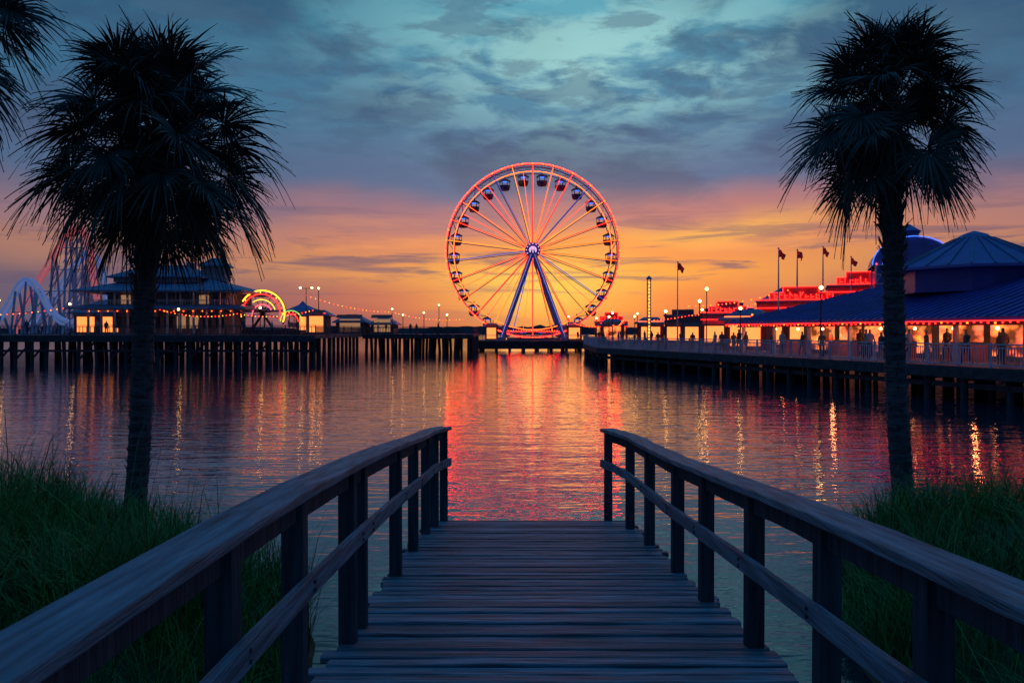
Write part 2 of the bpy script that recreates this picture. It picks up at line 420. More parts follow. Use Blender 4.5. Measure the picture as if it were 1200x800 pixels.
for path,ysp,sg in ((RP,[-1.2,.2,1.45,2.5,3.35,4.36,5.44,6.38,7.68,8.75,9.5],1),(LP,[-1.2,.3,1.5,2.55,3.36,4.45,4.78,6.28,7.4,8.4,8.95,9.4],-1)):
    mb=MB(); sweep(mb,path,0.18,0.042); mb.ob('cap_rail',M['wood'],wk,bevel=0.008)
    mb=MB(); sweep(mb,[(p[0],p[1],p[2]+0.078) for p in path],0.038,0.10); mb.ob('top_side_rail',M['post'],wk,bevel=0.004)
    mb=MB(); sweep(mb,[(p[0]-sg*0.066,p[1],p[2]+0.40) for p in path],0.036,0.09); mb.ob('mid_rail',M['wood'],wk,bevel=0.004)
    mb=MB()
    for yy in ysp:
        x,dr=interp(path,yy); zt=EYE-dr-0.025
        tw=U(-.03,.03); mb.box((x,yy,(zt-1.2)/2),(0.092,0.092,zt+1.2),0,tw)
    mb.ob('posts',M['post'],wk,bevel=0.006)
    mb=MB()
    for yy in ysp:
        x,dr=interp(path,yy)
        for dzz in (0.385,0.42): mb.tube([(x-sg*0.083,yy,EYE-dr-dzz),(x-sg*0.092,yy,EYE-dr-dzz)],0.009,8)
    mb.ob('bolts',M['steeld'],wk)

# ------------------------------------------------------------------ palms
def palm(base,top,rb,rt,sc,nleaf,seed):
    random.seed(seed)
    rt_=root('palm_tree',base)
    T=Vector(top)-Vector(base)
    mb=MB(); pts=[];rs=[]
    N=70
    ox=U(0,9)
    for i in range(N+1):
        t=i/N; p=T*t+Vector((0.10*math.sin(t*3.0+ox)*(t*(1-t)*4)*0.6,0.05*math.sin(t*4)*t,0))
        r=rb+(rt-rb)*t
        if t<0.08: r*=1+0.35*(1-t/0.08)
        if t>0.72: r*=1+0.22*sst(0.72,0.95,t)
        r*=1+0.035*(1 if i%2 else -1)+0.05*noise.noise(Vector((t*20,seed,0)))
        pts.append(p);rs.append(r)
    mb.tube(pts,rs,14,0)
    for i in range(360):
        t=U(0.03,1)**0.6; k=int(t*N); p=pts[k]; a=U(0,6.283); r=rs[k]
        d=Vector((math.cos(a),math.sin(a),0))
        big=sst(0.55,0.75,t)
        L=U(0.05,0.10)+U(0.08,0.2)*big
        q=p+d*(r*0.9); e=q+d*(0.03+U(0.05,0.13)*big)+Vector((0,0,L))
        wd=0.03+0.025*big; s=Vector((-d.y,d.x,0))
        mb.add([q-s*wd,q+s*wd,e+s*wd*0.4,e-s*wd*0.4,q-s*wd-d*0.02-Vector((0,0,.03)),q+s*wd-d*.02-Vector((0,0,.03)),e+s*wd*0.3+d*0.012,e-s*wd*.3+d*0.012],
               [(0,1,2,3),(4,7,6,5),(0,3,7,4),(1,5,6,2),(3,2,6,7),(0,4,5,1)])
    mb.ob('trunk',M['trunk'],rt_,smooth=False)
    C=pts[-1]
    mb=MB()
    for li in range(nleaf):
        f=(li+0.5)/nleaf
        az=li*2.39996+U(-0.4,0.4)
        el=math.radians(86-142*f**1.05+U(-13,13))
        d=Vector((math.cos(az)*math.cos(el),math.sin(az)*math.cos(el),math.sin(el)))
        inner=R()<0.3
        Lp=sc*(U(0.28,0.5) if inner else U(0.65,0.95)); Lb=sc*U(0.60,0.82)
        if el<-0.35: Lp*=0.92
        dead=1 if (el<-0.6 and R()<0.4) else 0
        start=C+Vector((0,0,0.12*sc-0.35*sc*f))+d*0.06
        pp=[]
        for k in range(6):
            t=k/5; p=start+d*(Lp*t); p.z-=0.15*Lp*t*t*math.cos(el); pp.append(p)
        mb.tube(pp,[0.020*sc,0.016*sc,0.013*sc,0.011*sc,0.010*sc,0.009*sc],4,dead,caps=False)
        o=pp[-1]; fd=(pp[-1]-pp[-2]).normalized()
        sd_=fd.cross(Vector((0,0,1)))
        if sd_.length<0.1: sd_=Vector((1,0,0))
        sd_.normalize()
        rl=U(-1.0,1.0); nn=sd_.cross(fd).normalized()
        sd2=sd_*math.cos(rl)+nn*math.sin(rl); nn=sd2.cross(fd).normalized()
        tilt=U(0.0,0.6)
        fd2=(fd*math.cos(tilt)-nn*math.sin(tilt)).normalized(); nn=sd2.cross(fd2).normalized()
        nl=46; sp=math.radians(U(110,145))
        for k in range(nl):
            u=(k+0.5)/nl*2-1; th=u*sp+U(-.03,.03)
            ll=Lb*(1.0-0.30*abs(u)**1.5)*U(0.8,1.08)
            dd=(fd2*math.cos(th)+sd2*math.sin(th)+nn*(0.25*abs(math.sin(th))-0.05)).normalized()
            sidev=nn.cross(dd).normalized()
            halfw=sp/nl
            vs=[]
            tipd=U(0.2,0.6) if R()<0.75 else U(0.7,1.3)
            for t in (0.02,0.25,0.5,0.68,0.86,1.0):
                p=o+dd*(ll*t)
                dr=tipd*ll*max(0,t-0.3)**2
                p=p-Vector((0,0,dr)) 
                wdt=min(halfw*ll*t*1.05,0.015*sc)*(1-sst(0.4,1.0,t)*0.93)
                cup=nn*((0.005 if k%2 else -0.005))
                vs+= [p-sidev*wdt+cup,p+sidev*wdt-cup]
            mb.add(vs,[(2*i,2*i+1,2*i+3,2*i+2) for i in range(5)],dead)
    mb.ob('fronds',[M['frond'],M['deadfrond']],rt_)
    return rt_
palm((-5.25,11,0.55),(-4.90,11,5.85),0.145,0.135,1.16,84,3)
palm((5.95,12,0.4),(5.60,12,6.55),0.16,0.13,1.04,78,17)
palm((-7.1,9.3,0.6),(-6.95,9.3,7.1),0.17,0.14,1.05,60,23)
random.seed(99)

# ------------------------------------------------------------------ piers
def railing(parent,pts,z,h=1.05,sp=0.15,mat_=None,w_=0.035,name='railing'):
    mb=MB()
    for a,b in zip(pts[:-1],pts[1:]):
        a=Vector((a[0],a[1],z));b=Vector((b[0],b[1],z)); L=(b-a).length; k=max(1,int(L/sp))
        for i in range(k+1):
            p=a.lerp(b,i/k); big=(i%12==0)
            if big: mb.box((p.x,p.y,z+h/2+0.03),(0.09,0.09,h+0.06))
            else: mb.box((p.x,p.y,z+h/2),(w_,w_,h-0.2))
        up=Vector((0,0,1))
        mb.beam(a+up*h,b+up*h,0.08,0.07); mb.beam(a+up*(h-0.16),b+up*(h-0.16),0.04,0.05); mb.beam(a+up*0.12,b+up*0.12,0.05,0.06)
    return mb.ob(name,mat_ or M['steelw'],parent)
M['railp']=mat('weathered_rail_paint',(0.38,0.50,0.68),0.6,0,0.25,1.0)
ZR=1.65
rp=root('pier')
redge=[(29.5,12),(27,20),(22,34),(8.5,79),(9,100),(13,136),(-6.5,136)]
rpoly=redge+[(-6.5,158),(60,158),(110,100),(110,12)]
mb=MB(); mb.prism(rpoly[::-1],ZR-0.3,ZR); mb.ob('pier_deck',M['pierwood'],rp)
mb=MB()
for a,b in zip(redge[:-1],redge[1:]):
    a=Vector((*a,0));b=Vector((*b,0)); L=(b-a).length; k=max(2,int(L/2.2)); nrm=Vector((-(b-a).y,(b-a).x,0)).normalized()
    if nrm.dot(Vector((1,0.5,0)))<0: nrm=-nrm
    for i in range(k):
        p=a.lerp(b,(i+.5)/k)
        for row in (0.35,2.0,4.0,6.0,8.0,11.0,14.0):
            q=p+nrm*row+Vector((U(-.2,.2),U(-.2,.2),0))
            mb.tube([(q.x,q.y,-1.5),(q.x,q.y,ZR-0.3)],0.17,8)
        mb.beam((p.x,p.y,ZR-0.5),(p.x+nrm.x*8,p.y+nrm.y*8,ZR-0.5),0.25,0.3)
    o=-nrm*0.06
    mb.beam(a+o+Vector((0,0,ZR-0.28)),b+o+Vector((0,0,ZR-0.28)),0.1,0.52)
    mb.beam(a+nrm*0.35+Vector((0,0,0.75)),b+nrm*0.35+Vector((0,0,0.75)),0.12,0.25)
mb.box((3.2,136.2,0.75),(19.3,0.3,1.0))
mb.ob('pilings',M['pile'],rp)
railing(rp,redge[:-1],ZR,mat_=M['railp'])
railing(rp,redge[-2:],ZR,sp=0.3)

ZL=2.85
lp=root('pier')
mb=MB(); mb.prism([(-130,85),(-21,85),(-21,112),(-5.4,112),(-5.4,134),(-6.6,134),(-6.6,160),(-130,160)],ZL-0.35,ZL); mb.ob('pier_deck',M['pierwood'],lp)
mb=MB()
for x in np.arange(-128,-21,1.7):
    for yy in (85.4,87.5,90,93,96,99):
        mb.tube([(x+U(-.3,.3),yy,-1.5),(x,yy,ZL-0.35)],0.2,7)
    if R()<0.5: mb.beam((x,85.4,0.3),(x+1.7,85.4,2.2),0.1,0.2)
for x in np.arange(-20.5,-5.4,1.8):
    for yy in (112.4,116,120,125): mb.tube([(x+U(-.3,.3),yy,-1.5),(x,yy,ZL-0.35)],0.22,7)
for yy in np.arange(86,112,2.4): mb.tube([(-21.4,yy,-1.5),(-21.4,yy,ZL-0.35)],0.2,7)
for yy in np.arange(113,134,2.4): mb.tube([(-5.7,yy,-1.5),(-5.7,yy,ZL-0.35)],0.2,7)
mb.beam((-130,84.93,ZL-0.35),(-21,84.93,ZL-0.35),0.12,0.7)
mb.beam((-130,85.3,1.2),(-21,85.3,1.2),0.12,0.25)
mb.beam((-21,111.93,ZL-0.3),(-5.4,111.93,ZL-0.3),0.12,0.6)
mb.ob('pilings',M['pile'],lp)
railing(lp,[(-130,85.1),(-21,85.1),(-21,112),(-5.5,112),(-5.5,133)],ZL,sp=0.4,mat_=M['pierwood'],w_=0.06)

# distant tree line
mb=MB(); vs=[];fs=[]
for row,(yy,sc_) in enumerate(((900,1.0),(930,1.3))):
    o=len(vs); xsn=np.arange(-1500,1500,7)
    for x in xsn:
        h=(4.5+5*abs(noise.noise(Vector((x*0.008,row*5,0))))+3.5*abs(noise.noise(Vector((x*0.05,row,0))))+2*abs(noise.noise(Vector((x*0.2,row,3)))))*sc_
        vs+=[(x,yy,-1),(x,yy+8*noise.noise(Vector((x*.03,0,0))),h),(x,yy+40,h*0.8),(x,yy+60,-1)]
    for i in range(len(xsn)-1):
        for q in range(3): fs.append((o+i*4+q,o+(i+1)*4+q,o+(i+1)*4+q+1,o+i*4+q+1))
mb.add(vs,fs); mb.ob('distant_trees',mat('distant_foliage',(0.09,0.10,0.14),0.9,0,0.4,0.05))

# ------------------------------------------------------------------ ferris wheel
fw=root('ferris_wheel',(3.68,143,17.6))
RW=15.3; NG=26; HZ=17.6
def circ(r,y,k=104): return [(r*math.cos(2*math.pi*i/k),y,r*math.sin(2*math.pi*i/k)) for i in range(k)]
mb=MB()
for yy in (-1.1,1.1):
    mb.tube(circ(RW,yy),0.11,6,0,closed=True); mb.tube(circ(RW-1.25,yy),0.08,6,0,closed=True)
    for i in range(NG*2):
        a=2*math.pi*i/(NG*2); b=2*math.pi*(i+1)/(NG*2)
        r1,r2=(RW,RW-1.25) if i%2 else (RW-1.25,RW)
        mb.beam((r1*math.cos(a),yy,r1*math.sin(a)),(r2*math.cos(b),yy,r2*math.sin(b)),0.07,0.07)
for i in range(NG):
    a=2*math.pi*(i+0.5)/NG
    for rr in (RW,RW-1.25): mb.beam((rr*math.cos(a),-1.1,rr*math.sin(a)),(rr*math.cos(a),1.1,rr*math.sin(a)),0.08,0.08)
mb.ob('rim_truss',M['steelb'],fw)
mb=MB()
mb.tube(circ(RW+0.14,-1.2,156),0.09,5,0,closed=True)
mb.tube(circ(RW-1.25,-1.22,156),0.05,5,1,closed=True)
for i in range(156):
    a=2*math.pi*i/156; mb.ball((( RW+0.12)*math.cos(a),-1.3,(RW+0.12)*math.sin(a)),0.12,1 if i%3==0 else 0,5)
mb.ob('rim_lights',[E['redrim'],E['orange']],fw)
mb=MB(); ml=MB()
for i in range(NG):
    a=2*math.pi*(i+0.5)/NG; ca,sa=math.cos(a),math.sin(a)
    for yy in (-1,1):
        mb.beam((1.0*ca,yy*1.7,1.0*sa),(RW*ca,yy*1.1,RW*sa),0.12,0.12)
    k=[0,1,3,2,1,0,1,3,2,1][i%10]
    ml.beam((1.2*ca,-1.84,1.2*sa),((RW-.2)*ca,-1.24,(RW-.2)*sa),0.16,0.12,k)
    c=2*math.pi*i/NG
    if i%2: ml.beam((1.2*math.cos(c),-1.80,1.2*math.sin(c)),((RW-1.3)*math.cos(c),-1.2,(RW-1.3)*math.sin(c)),0.07,0.07,[1,0,1][i%3])
mb.ob('spokes',M['steelb'],fw); ml.ob('spoke_lights',[E['spoke'],E['spokeR'],E['spokeB'],E['spokeY']],fw)
mb=MB()
mb.tube([(0,-2.4,0),(0,-2.0,0),(0,2.0,0),(0,2.4,0)],[0.9,1.4,1.4,0.9],24,0)
mb.tube([(0,-2.6,0),(0,-2.41,0)],[0.5,0.7],20,1)
for i in range(12):
    a=i*math.pi/6; mb.ball((1.15*math.cos(a),-2.45,1.15*math.sin(a)),0.12,1,6)
mb.ob('hub',[M['steelb'],E['hub']],fw)
mb=MB(); zb=ZR-HZ
for yy in (-1,1):
    for sx in (-1,1):
        mb.beam((0,yy*2.2,0),(sx*5.6,yy*4.0,zb),0.7,0.7)
        mb.box((sx*5.6,yy*4.0,zb+0.25),(1.6,1.6,0.5))
for sx in (-1,1): mb.beam((sx*5.6,-4,zb+0.9),(sx*5.6,4,zb+0.9),0.4,0.4)
mb.ob('support_legs',mat('leg_steel',(0.2,0.3,0.75),0.4,0.2,0.1),fw)
ml=MB()
for sx in (-1,1): ml.beam((sx*0.3,-2.64,-0.8),(sx*5.6,-4.42,zb+0.6),0.12,0.06)
ml.ob('leg_lights',emis('leg_blue_lights',(0.3,0.35,1.0),0.9),fw)
g=MB()
g.tube([(0,0,-1.85),(0,0,-1.8),(0,0,-1.5),(0,0,-1.05),(0,0,-0.98)],[0.3,0.62,0.82,0.88,0.9],14,0)
for i in range(6):
    a=i*math.pi/3; g.beam((0.8*math.cos(a),0.8*math.sin(a),-1.0),(0.8*math.cos(a),0.8*math.sin(a),-0.3),0.08,0.08,0)
g.tube([(0,0,-0.34),(0,0,-0.25),(0,0,0.0),(0,0,0.14),(0,0,0.2)],[0.98,0.98,0.62,0.2,0.05],14,0)
g.beam((0,0,0.1),(0,0,0.45),0.12,0.12,1); g.beam((0,-1.0,0.45),(0,1.0,0.45),0.12,0.12,1)
g.tube([(0,0,-0.40),(0,0,-0.345)],0.5,10,2)
g0=None
for i in range(NG):
    a=2*math.pi*i/NG; r=RW-1.3
    if g0 is None:
        g0=g.ob('gondola_1',[M['cabin'],M['steeld'],E['bluen']],fw); o=g0
    else:
        o=bpy.data.objects.new('gondola_%d'%(i+1),g0.data); col.objects.link(o); o.parent=fw
    o.location=(r*math.cos(a),0,r*math.sin(a)-0.3); o.scale=(1.1,1.1,1.1)
mb=MB()
mb.box((0,-1.2,zb+0.25),(9.0,4.4,0.5),0)
for k in range(3): mb.box((0,-3.6-0.3*k,zb+0.2-0.08*k),(3,0.3,0.4-0.13*k),0)
mb.ob('loading_platform',M['walld'],fw)
mb=MB()
for i in range(24): mb.ball((-5.2+i*0.45,-3.5,zb+1.7),0.08,i%2,5)
mb.beam((-5.2,-3.5,zb+1.62),(5.2,-3.5,zb+1.62),0.04,0.04,0)
for x_ in (-5.2,-1.7,1.7,5.2): mb.beam((x_,-3.5,zb),(x_,-3.5,zb+1.7),0.08,0.08,2)
mb.ob('platform_lights',[E['redrim'],E['orange'],M['steeld']],fw)
railing(fw,[(-4.4,-3.3),(-1.6,-3.3)],zb+0.5,sp=0.3); railing(fw,[(1.6,-3.3),(4.4,-3.3)],zb+0.5,sp=0.3)

# ------------------------------------------------------------------ generic street furniture
def street_lamp(x,y,z,h,arms=1,mt='warm',gr=0.2):
    r=root('street_lamp',(x,y,z)); mb=MB()
    mb.tube([(0,0,0),(0,0,0.3),(0,0,0.35),(0,0,h)],[0.12,0.12,0.06,0.045],8,0)
    if arms==1: mb.tube([(0,0,h),(0,0,h+0.08)],[0.09,0.12],8,0); mb.ball((0,0,h+0.08+gr),gr,1,10); 
    else:
        mb.beam((-0.7,0,h),(0.7,0,h),0.06,0.06,0)
        for s in (-.7,.7): mb.ball((s,0,h+gr*0.5),gr,1,10)
    mb.ob('lamp_post',[M['steeld'],E[mt]],r)
def flag_pole(x,y,z,h,colr,fl=1.6,bend=0.8):
    r=root('flag_pole',(x,y,z)); mb=MB()
    mb.tube([(0,0,0),(0,0,h)],[0.09,0.04],7,0); mb.ball((0,0,h+0.05),0.09,0,6)
    mb.ob('pole',M['steelw'],r)
    mb=MB(); vs=[];fs=[]; nn=12; ph=U(0,6)
    for i in range(nn+1):
        t=i/nn; yy=0.2*math.sin(t*7+ph)*t
        zt=h-0.05-fl*0.45*t*t-0.07*math.sin(t*6+ph)*t
        vs+=[(0.04+fl*t*bend,yy,zt),(0.04+fl*t*bend*0.8+0.05*math.sin(t*5),yy+0.08,zt-fl*0.62*(1-0.35*t))]
    fs=[(2*i,2*i+2,2*i+3,2*i+1) for i in range(nn)]
    mb.add(vs,fs); mb.ob('flag_cloth',colr,r)
flr=mat('red_flag_cloth',(0.65,0.05,0.06),0.8); flb=mat('blue_flag_cloth',(0.06,0.08,0.3),0.8)
for f_ in (flr,flb):
    nt_=f_.node_tree; p_=nt_.nodes['Principled BSDF']; tr=nt_.nodes.new('ShaderNodeBsdfTranslucent'); mx_=nt_.nodes.new('ShaderNodeMixShader'); mx_.inputs[0].default_value=0.5
    nt_.links.new(p_.inputs['Base Color'].links[0].from_socket,tr.inputs[0])
    nt_.links.new(p_.outputs[0],mx_.inputs[1]); nt_.links.new(tr.outputs[0],mx_.inputs[2]); nt_.links.new(mx_.outputs[0],nt_.nodes['Material Output'].inputs[0])

# ------------------------------------------------------------------ right pavilion
pv_=root('pavilion',(18.6,62,0),math.radians(-76.4))
LEN=46; DEP=17
mb=MB()
mb.hip(-1.2,LEN,-1.5,DEP,4.0,6.7,9,8.2,0,0.2)
for u in np.arange(-0.6,LEN,0.6):
    t=1.0
    if u<9-1.2: t=(u+1.2)/9
    a=(u,-1.5,4.03); b=(u,-1.5+8.2*t,4.03+2.7*t); mb.beam(a,b,0.05,0.06,1)
for v in np.arange(-1.2,DEP,0.6):
    t=min(1,(v+1.5)/8.2, (DEP-v)/8.2); mb.beam((-1.2,v,4.03),(-1.2+9*t,v,4.03+2.7*t),0.05,0.06,1)
mb.ob('main_roof',[M['roofb'],M['roofb']],pv_)
mb=MB()
mb.box((LEN/2,DEP/2+0.8,ZR+1.1),(LEN-4,DEP-5.0,2.2),0)
for u in np.arange(0.5,LEN,4.2): mb.box((u,-0.9,(ZR+3.85)/2),(0.2,0.2,3.85-ZR),1)
mb.box((LEN/2,-1.15,3.70),(LEN,0.12,0.22),0)
mb.ob('walls',[M['walld'],M['steelw']],pv_)
mb=MB()
u=2.6
while u<LEN-4:
    wd=U(2.2,3.6); mb.box((u+wd/2,3.27,ZR+1.15),(wd,0.06,1.7),0); u+=wd+U(0.4,0.8)
mb.ob('lit_shopfronts',E['shop'],pv_)
mb=MB(); random.seed(5)
for u in np.arange(-1.0,LEN,0.42):
    mb.ball((u,-1.56,3.72+0.03*math.sin(u*3)),0.055,0 if int(u*7)%4 else 2,5)
mb.beam((-1.2,-1.55,3.80),(LEN,-1.55,3.80),0.035,0.035,0)
mb.beam((-1.25,-1.5,3.80),(-1.25,DEP,3.80),0.035,0.035,0)
for u in np.arange(2,LEN,2.9): mb.ball((u,0.9,3.45),0.085,1,7); mb.beam((u,0.9,3.5),(u,0.9,3.82),0.02,0.02,0)
mb.ob('eave_lights',[E['red'],E['warm'],E['orange']],pv_)
mb=MB()
for u in np.arange(3,LEN-4,5.3):
    mb.box((u,2.2,ZR+0.5),(2.4,0.6,1.0),0); mb.box((u,2.2,ZR+1.03),(2.6,0.8,0.05),1)
mb.ob('counters',[M['wallr'],M['walld']],pv_)
mb=MB(); cu,cv=15.2,6.2; EZ=7.0; PZ=9.4
pr=mat('purple_blue_roof',(0.08,0.14,0.46),0.4,0.1,0.2,1,0.1,3)
mb.tube([(cu,cv,5.6),(cu,cv,EZ)],[4.2,4.2],8,1)
mb.tube([(cu,cv,EZ-0.08),(cu,cv,EZ+0.08),(cu,cv,PZ-0.45),(cu,cv,PZ-0.2),(cu,cv,PZ)],[5.0,5.0,1.0,0.7,0.1],8,0)
for i in range(8):
    for sub in (0,1/3,2/3):
        a0=2*math.pi*i/8; a1=2*math.pi*(i+1)/8
        p0=Vector((math.cos(a0),math.sin(a0),0)).lerp(Vector((math.cos(a1),math.sin(a1),0)),sub)
        mb.beam((cu+5.0*p0.x,cv+5.0*p0.y,EZ+0.11),(cu+1.0*p0.x,cv+1.0*p0.y,PZ-0.42),0.09,0.09,2)
mb.ob('gazebo_roof',[pr,M['roofb'],M['roofg']],pv_)
for q,(u,v) in enumerate([(3,0.9),(9,0.9),(15,0.9),(21,0.9),(27,0.9)]):
    L=bpy.data.lights.new('eave_lamp','POINT'); L.energy=60; L.color=(1,0.3,0.10); L.shadow_soft_size=0.15
    o=bpy.data.objects.new('eave_lamp_%d'%q,L); col.objects.link(o); o.parent=pv_; o.location=(u,v,3.2)

# ------------------------------------------------------------------ shops / arcade
def shop(name,x,y,z,wx,dy,h,wallm,lit,neon,rz=0.0,roof='flat',sign=False):
    r=root(name,(x,y,z),rz); mb=MB()
    mb.box((0,dy/2,h/2),(wx,dy,h),0)
    if roof=='flat':
        mb.box((0,dy/2,h+0.1),(wx+0.3,dy+0.3,0.2),1); mb.box((0,0.1,h+0.55),(wx*0.6,0.2,0.7),0)
        mb.box((wx*0.2,dy*0.6,h+0.6),(1.2,1.2,0.8),0)
    elif roof=='step':
        mb.box((0,0.3,h+0.45),(wx*0.7,0.5,0.9),0); mb.box((0,0.3,h+1.2),(wx*0.4,0.45,0.6),0); mb.box((0,dy/2,h+0.08),(wx+0.2,dy+0.1,0.16),1)
    else:
        mb.hip(-wx/2-0.5,wx/2+0.5,-0.5,dy+0.5,h,h+min(wx,dy)*0.28,min(wx,dy)/2.3,min(wx,dy)/2.1,1,0.12)
    mb.ob('walls_and_roof',[wallm,M['roofg']],r)
    mb=MB(); k=max(1,int(wx/2.2)); cw=wx/k
    for i in range(k):
        cx=-wx/2+cw*(i+.5)
        mb.box((cx,-0.03,1.3),(cw*0.72,0.08,1.9),0)
        if h>4.6 and R()<0.8: mb.box((cx,-0.03,3.9),(cw*0.5,0.08,1.0),1)
    mb.ob('windows',[lit,E['dimw']],r)
    mb=MB()
    for i in range(k):
        cx=-wx/2+cw*(i+.5); mb.add([(cx-cw*.45,-0.05,2.9),(cx+cw*.45,-0.05,2.9),(cx+cw*.45,-1.0,2.4),(cx-cw*.45,-1.0,2.4)],[(0,1,2,3)],i%2)
    mb.ob('awnings',[M['wallr'],M['walld']],r)
    if neon:
        mb=MB(); zz=h+0.22
        mb.beam((-wx/2,-0.12,zz),(wx/2,-0.12,zz),0.07,0.07)
        if roof=='step':
            for (a,b) in (((-wx*.35,h+.2),(-wx*.35,h+.92)),((-wx*.35,h+.92),(-wx*.2,h+.92)),((-wx*.2,h+.92),(-wx*.2,h+1.5)),((-wx*.2,h+1.5),(wx*.2,h+1.5)),((wx*.2,h+1.5),(wx*.2,h+.92)),((wx*.2,h+.92),(wx*.35,h+.92)),((wx*.35,h+.92),(wx*.35,h+.2))):
                mb.beam((a[0],-0.05,a[1]),(b[0],-0.05,b[1]),0.08,0.08)
        if sign:
            x_=-wx*0.30
            while x_<wx*0.30:
                hh=U(0.35,0.7); mb.beam((x_,-0.1,h+0.32),(x_,-0.1,h+0.32+hh),0.07,0.07)
                if R()<0.7: mb.beam((x_,-0.1,h+0.32+hh*U(.3,1)),(x_+0.3,-0.1,h+0.32+hh*U(.3,1)),0.07,0.07)
                if R()<0.5: mb.beam((x_,-0.1,h+0.34),(x_+0.3,-0.1,h+0.34),0.07,0.07)
                x_+=0.5
            mb.beam((-wx/2,-0.12,h-0.6),(wx/2,-0.12,h-0.6),0.06,0.06)
        mb.ob('neon_trim',neon,r)
    return r
random.seed(12)
shop('arcade_building',29.0,80,ZR,8.5,8,4.6,M['wallr'],E['warmw'],E['red'],-0.35,'step',True)
shop('arcade_building',24.9,92,ZR,6,7,3.6,M['walld'],E['warmw'],E['red'],-0.3,'step',True)
shop('arcade_building',36.5,84,ZR,6,7,6.4,M['wallr'],E['dimw'],E['red'],-0.35,'step',True)
shop('snack_bar',20.5,70,ZR,3.6,3.2,2.7,M['wallr'],E['warmw'],E['orange'],-0.5,'hip')
shop('carnival_booth',15.2,122,ZR,5.0,4,3.0,M['wallr'],E['shop'],E['red'],-0.1,'step',True)
shop('carnival_booth',19.5,112,ZR,3.6,3,2.8,M['wallr'],E['warmw'],E['orange'],-0.2,'hip')
shop('carnival_booth',13.6,108,ZR,3.2,3,2.5,M['wallr'],E['shop'],E['red'],-0.1,'hip')
shop('boardwalk_shop',24,112,ZR,5,6,3.8,M['walld'],E['warmw'],None,-0.2,'flat')
shop('boardwalk_shop',29.5,108,ZR,6,6,4.6,M['walld'],E['dimw'],E['pink'],-0.2,'flat')
shop('boardwalk_shop',35,100,ZR,7,8,5.4,M['walld'],E['dimw'],None,-0.3,'hip')
shop('boardwalk_shop',46,86,ZR,9,8,7.5,M['walld'],E['dimw'],E['red'],-0.4,'flat')
shop('ticket_booth',10.8,138,ZR,2.6,2.2,2.6,M['wallr'],E['warmw'],E['orange'],0,'hip')
shop('ticket_booth',-3.6,139,ZR,2.2,2.0,2.5,M['walld'],E['warmw'],None,0,'hip')
fh=root('fun_house',(38.2,76,ZR),-0.35); mb=MB()
mb.box((0,3,4.0),(6.5,6,8.0),0)
vs=[];fs=[]; kk=14
for i in range(kk+1):
    a=math.pi*i/kk; x_=-3.5*math.cos(a); z_=8.0+2.6*math.sin(a)
    vs+=[(x_,-0.4,z_),(x_,6.4,z_),(x_,-0.4,7.9),(x_,6.4,7.9)]
for i in range(kk):
    a=i*4;b=a+4; fs+=[(a,b,b+1,a+1),(a,a+2,b+2,b),(a+1,b+1,b+3,a+3)]
mb.add(vs,fs,1)
for i in range(-4,5): mb.beam((i*0.8,-0.5,6.2),(i*0.8,-0.5,8.0),0.12,0.12,2)
for z_ in (6.2,7.1,8.0): mb.beam((-3.3,-0.5,z_),(3.3,-0.5,z_),0.12,0.12,2)
for i in range(-4,4): mb.beam((i*0.8,-0.55,6.2),(i*0.8+.8,-0.55,8.0),0.08,0.08,2)
mb.tube([(0,3,10.4),(0,3,11.2),(0,3,11.5),(0,3,12.2)],[0.9,0.9,1.1,0.05],10,1)
mb.ob('walls_and_roof',[M['steelb'],pr,M['steelw']],fh)
mb=MB()
mb.tube([(-3.55*math.cos(math.pi*i/20),-0.5,8.0+2.65*math.sin(math.pi*i/20)) for i in range(21)],0.05,5,0)
for i in range(12): mb.ball((-3.2+i*0.58,-0.62,8.1),0.08,0 if i%3 else 1,5)
for i in range(5): mb.box((-2.6+i*1.28,-0.04,4.9),(0.7,0.1,0.7),2)
mb.ob('lights',[E['bluen'],E['pink'],E['dimw']],fh)
rt_=root('light_tower',(18.9,110,ZR)); mb=MB()
for sx in (-.22,.22):
    for sy in (-.22,.22): mb.beam((sx,sy,0),(sx,sy,8.8),0.07,0.07,0)
for k in range(11):
    z=k*0.8; mb.beam((-.22,-.22,z),(.22,-.22,z+0.8),0.05,0.05,0); mb.beam((.22,-.22,z),(.22,.22,z+.8),0.05,0.05,0)
mb.tube([(0,0,8.8),(0,0,8.95),(0,0,9.3)],[0.4,0.4,0.05],10,0)
for k in range(18): mb.ball((0,-0.26,0.5+k*0.46),0.11,1,6)
mb.ob('tower_frame',[M['steelb'],E['yellow']],rt_)
flag_pole(18.7,90,ZR,9.4,flr,1.4,0.5); flag_pole(23.4,70,4.5,6.0,flr,1.1,0.5)
flag_pole(27.9,78,7.3,3.9,flr,1.2,0.5); flag_pole(31.2,80,7.3,4.4,flr,1.1,0.5); flag_pole(33.6,79,7.3,3.3,flr,1.1,0.5); flag_pole(35.4,78.5,7.2,2.6,flb,1.0)
street_lamp(19.3,79,ZR,5.6,1,'warm',0.16); street_lamp(13.5,70,ZR,3.2,1,'warm',0.12)
for x,y in ((15.4,100),(24.5,96),(12.5,118),(21,88),(17.2,60),(11.2,92),(10.6,84),(17,108),(9.5,134),(14.6,62),(19.0,49)): street_lamp(x,y,ZR,U(3.0,4.2),1,'warm',0.12)
mb=MB()
